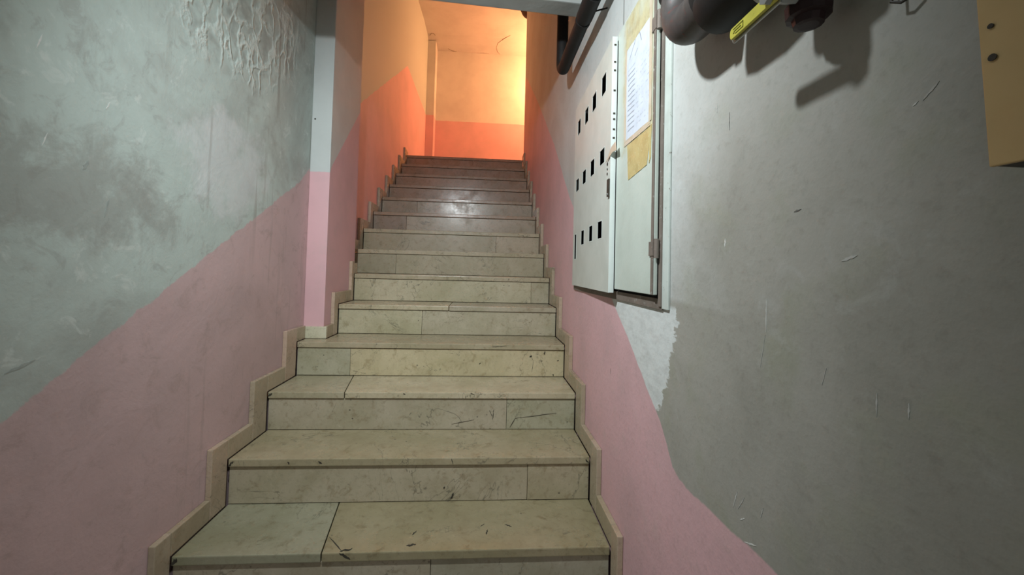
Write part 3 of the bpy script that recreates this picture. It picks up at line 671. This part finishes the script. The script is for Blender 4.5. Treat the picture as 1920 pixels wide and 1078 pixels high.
# ------------------------------------------------------------------ gas pipe, valve and drip leg by the cabinet
gx, gz = 0.640, 1.575
gp = empty('gas_pipe', (gx, -0.40, 1.5), label='dark iron gas pipe elbow with yellow lever valve on the right wall', category='pipe')
tubeobj('elbow', bend((gx, -0.262, 1.665), (gx, -0.262, gz), (gx, -0.365, gz), 0.062, 12), [0.037]*1 + [0.040]*13 + [0.040], M['iron'], gp, 28)
tubeobj('riser_pipe', [(gx, -0.262, 1.667), (gx, -0.262, Z_HALL)], 0.030, M['iron'], gp, 24)
bm = bmesh.new(); lathe(bm, [(0.034, -0.012), (0.044, -0.010), (0.044, 0.010), (0.034, 0.012)], (gx, -0.262, 1.672), 'Z', 28); obj('collar', bm, M['iron'], gp, smooth=True, label='elbow rim')
bm = bmesh.new(); lathe(bm, [(0.034, -0.010), (0.0445, -0.008), (0.0445, 0.008), (0.034, 0.010)], (gx, -0.372, gz), 'Y', 28); obj('collar', bm, M['iron'], gp, smooth=True, label='elbow rim')
bm = bmesh.new(); lathe(bm, [(0.030, -0.07), (0.044, -0.062), (0.050, -0.03), (0.050, 0.03), (0.044, 0.055), (0.032, 0.060)], (0.640, -0.450, 1.545), 'Y', 28); obj('union', bm, M['black'], gp, smooth=True, label='black union body')
# valve
bm = bmesh.new(); lathe(bm, [(0.022, -0.055), (0.030, -0.050), (0.034, -0.02), (0.034, 0.02), (0.030, 0.040), (0.022, 0.045)], (0.632, -0.572, 1.492), 'Y', 24); vb = obj('valve_body', bm, M['steel'], gp, smooth=True)
bm = bmesh.new(); lathe(bm, [(0.020, -0.018), (0.022, -0.012), (0.022, 0.014), (0.018, 0.018)], (0.620, -0.585, 1.452), 'X', 6); obj('valve_stem', bm, M['steel'], vb, label='hexagonal valve gland')
bm = bmesh.new(); lathe(bm, [(0.0105, -0.004), (0.0105, 0.004)], (0.5945, -0.586, 1.436), 'X', 6); nut = obj('nut', bm, M['steel'], vb)
# lever: long strip with rounded tip
def strip(y_tip, y_end, zc, hw, x0, x1):
    pts = [(y_end, zc-hw), (y_end, zc+hw)]
    for i in range(9):
        t = math.pi/2 - i/8*math.pi; pts.append((y_tip - hw*0.55 + hw*0.55*math.cos(t), zc + hw*math.sin(t)))
    bm = bmesh.new(); prism(bm, pts, 0, x0, x1); bmesh.ops.recalc_face_normals(bm, faces=bm.faces); bevel(bm, 0.0007, 1); return bm
lv = obj('lever', strip(-0.500, -0.600, 1.4345, 0.0085, 0.5985, 0.6035), M['yellow'], gp, label='yellow sleeved valve lever')
obj('lever_core', strip(-0.496, -0.597, 1.4350, 0.0125, 0.604, 0.607), M['steel'], lv, label='grey metal strip behind the yellow sleeve')
# raised mark on the lever sleeve: an open bracket round a bar
for b in ((-0.532, -0.509, 1.4382, 1.4392), (-0.532, -0.531, 1.4310, 1.4392), (-0.532, -0.514, 1.4300, 1.4310), (-0.527, -0.511, 1.4342, 1.4354), (-0.512, -0.509, 1.4322, 1.4336)):
    box('lever_mark', (0.5978, 0.5986, *b), M['yellowmark'], lv)
# drip leg
LX, LY = 0.664, -0.570
tubeobj('drip_leg', [(LX, LY, 1.444), (LX, LY, Z_HALL)], 0.0205, M['greypipe'], gp, 24, label='grey vertical drip leg')
bm = bmesh.new(); lathe(bm, [(0.012, -0.026), (0.0175, -0.025), (0.0195, -0.016), (0.0262, -0.014), (0.0272, 0.002), (0.0235, 0.008)], (LX, LY, 1.438), 'Z', 12); obj('plug', bm, M['maroon'], gp, label='dark maroon plug on the drip leg')
# wall hook above the frame edge
hk = empty('wall_hook', (XW, -0.68, 1.39), label='small black wire hook at the top of the grey wall', category='hook')
tubeobj('wire', [(XW-0.0005, -0.656, 1.418), (0.693, -0.656, 1.402), (0.690, -0.656, 1.389), (0.693, -0.664, 1.3835), (0.697, -0.676, 1.386)], 0.0017, M['screw'], hk, 8)
box('hook_plate', (0.7035, XW-0.0003, -0.664, -0.648, 1.398, 1.430), M['screw'], hk, 0.001)
# ochre board at the right edge
bd = empty('wall_board', (XW, -0.95, 1.175), label='ochre painted board box with two dark screws at right edge', category='board')
bm = bmesh.new(); prism(bm, [(-1.05, 1.1745), (-0.7605, 1.1745), (-0.7525, 1.330), (-0.748, 1.60), (-1.05, 1.60)], 0, 0.665, 0.6695)
bmesh.ops.recalc_face_normals(bm, faces=bm.faces); bevel(bm, 0.0012, 2); obj('panel', bm, M['ochre'], bd)
bm = bmesh.new(); prism(bm, [(-1.05, 1.1752), (-0.7615, 1.1752), (-0.7535, 1.330), (-0.750, 1.60), (-1.05, 1.60)], 0, 0.6695, XW-0.0005); obj('back_box', bm, M['screw'], bd, label='dark backing of the board')
for y, z, s in ((-0.7635, 1.2945, .0022), (-0.7645, 1.267, .0031)):
    bm = bmesh.new(); lathe(bm, [(s, -0.001), (s*0.8, 0.0012)], (0.6645, y, z), 'X', 12); obj('screw', bm, M['screw'], bd)
# dark dome fixture under the landing ceiling, half hidden by the right corner
dm = empty('ceiling_dome', (0.79, 4.3, 4.61), label='dark round fixture under the landing ceiling at the right corner', category='ceiling fixture')
bm = bmesh.new(); lathe(bm, [(0.001, -0.118)] + [(0.125*math.sin(t), -0.118*math.cos(t)) for t in (0.2, .4, .6, .8, 1.0, 1.2, 1.4, 1.57)] + [(0.13, 0.004)], (0.79, 4.3, 4.602), 'Z', 32)
obj('shade', bm, M['dome'], dm, smooth=True)
bm = bmesh.new(); lathe(bm, [(0.134, -0.006), (0.134, 0.004)], (0.79, 4.3, 4.605), 'Z', 32); obj('rim', bm, M['dome'], dm, smooth=True)

# ------------------------------------------------------------------ lamps (just out of the picture)
def bulb_lamp(name, d, label, up_to):
    p = Vector(d['pos']); r = d['r']; t = empty(name, (p.x, p.y, up_to), label=label, category='lamp')
    L = d['watts']/(math.pi*4*math.pi*r*r)
    bm = bmesh.new(); bmesh.ops.create_uvsphere(bm, u_segments=24, v_segments=12, radius=r); bm.transform(Matrix.Translation(p))
    obj('bulb', bm, mat_emit(name+'_glow', d['color'], L), t, smooth=True)
    bm = bmesh.new(); lathe(bm, [(0.017, 0.0), (0.021, 0.006), (0.021, 0.04), (0.034, up_to-p.z-r*0.92-0.006), (0.034, up_to-p.z-r*0.92)], (p.x, p.y, p.z+r*0.92), 'Z', 24)
    obj('socket', bm, M['socket'], t, smooth=True)
def spot_lamp(name, d, label, up_to):
    """ceiling lamp on a short stem, with an added reflector turned to the stairs"""
    p = Vector(d['pos']); a = (Vector(d['aim'])-p).normalized(); t = empty(name, (p.x, p.y, up_to), label=label, category='lamp')
    ld = bpy.data.lights.new(name+'_light', 'SPOT'); ld.energy = d['watts']; ld.color = d['color']; ld.shadow_soft_size = d['r']
    ld.spot_size = math.radians(d['angle']); ld.spot_blend = 1.0  # soft cone shaped to dim the edges of the view like lens falloff
    lo = bpy.data.objects.new(name+'_light', ld); COL.objects.link(lo); lo.location = p; lo.rotation_euler = a.to_track_quat('-Z', 'Y').to_euler()
    back = p - a*0.045
    path = [back - a*0.11, back - a*0.10, back - a*0.05, back]; bm = bmesh.new(); tube(bm, path, [0.018, 0.022, 0.034, 0.05], 24)
    obj('reflector', bm, M['socket'], t, smooth=True)
    q = back - a*0.08
    tubeobj('stem', [q, (q.x, q.y, up_to)], 0.008, M['socket'], t, 12)
spot_lamp('hall_lamp', SPOT_COOL, 'white lamp under the hall ceiling with an added reflector turned to the stairs', Z_HALL-0.0005)
bulb_lamp('landing_lamp', BULB_WARM, 'bare warm bulb hanging round the corner on the landing', 4.64)
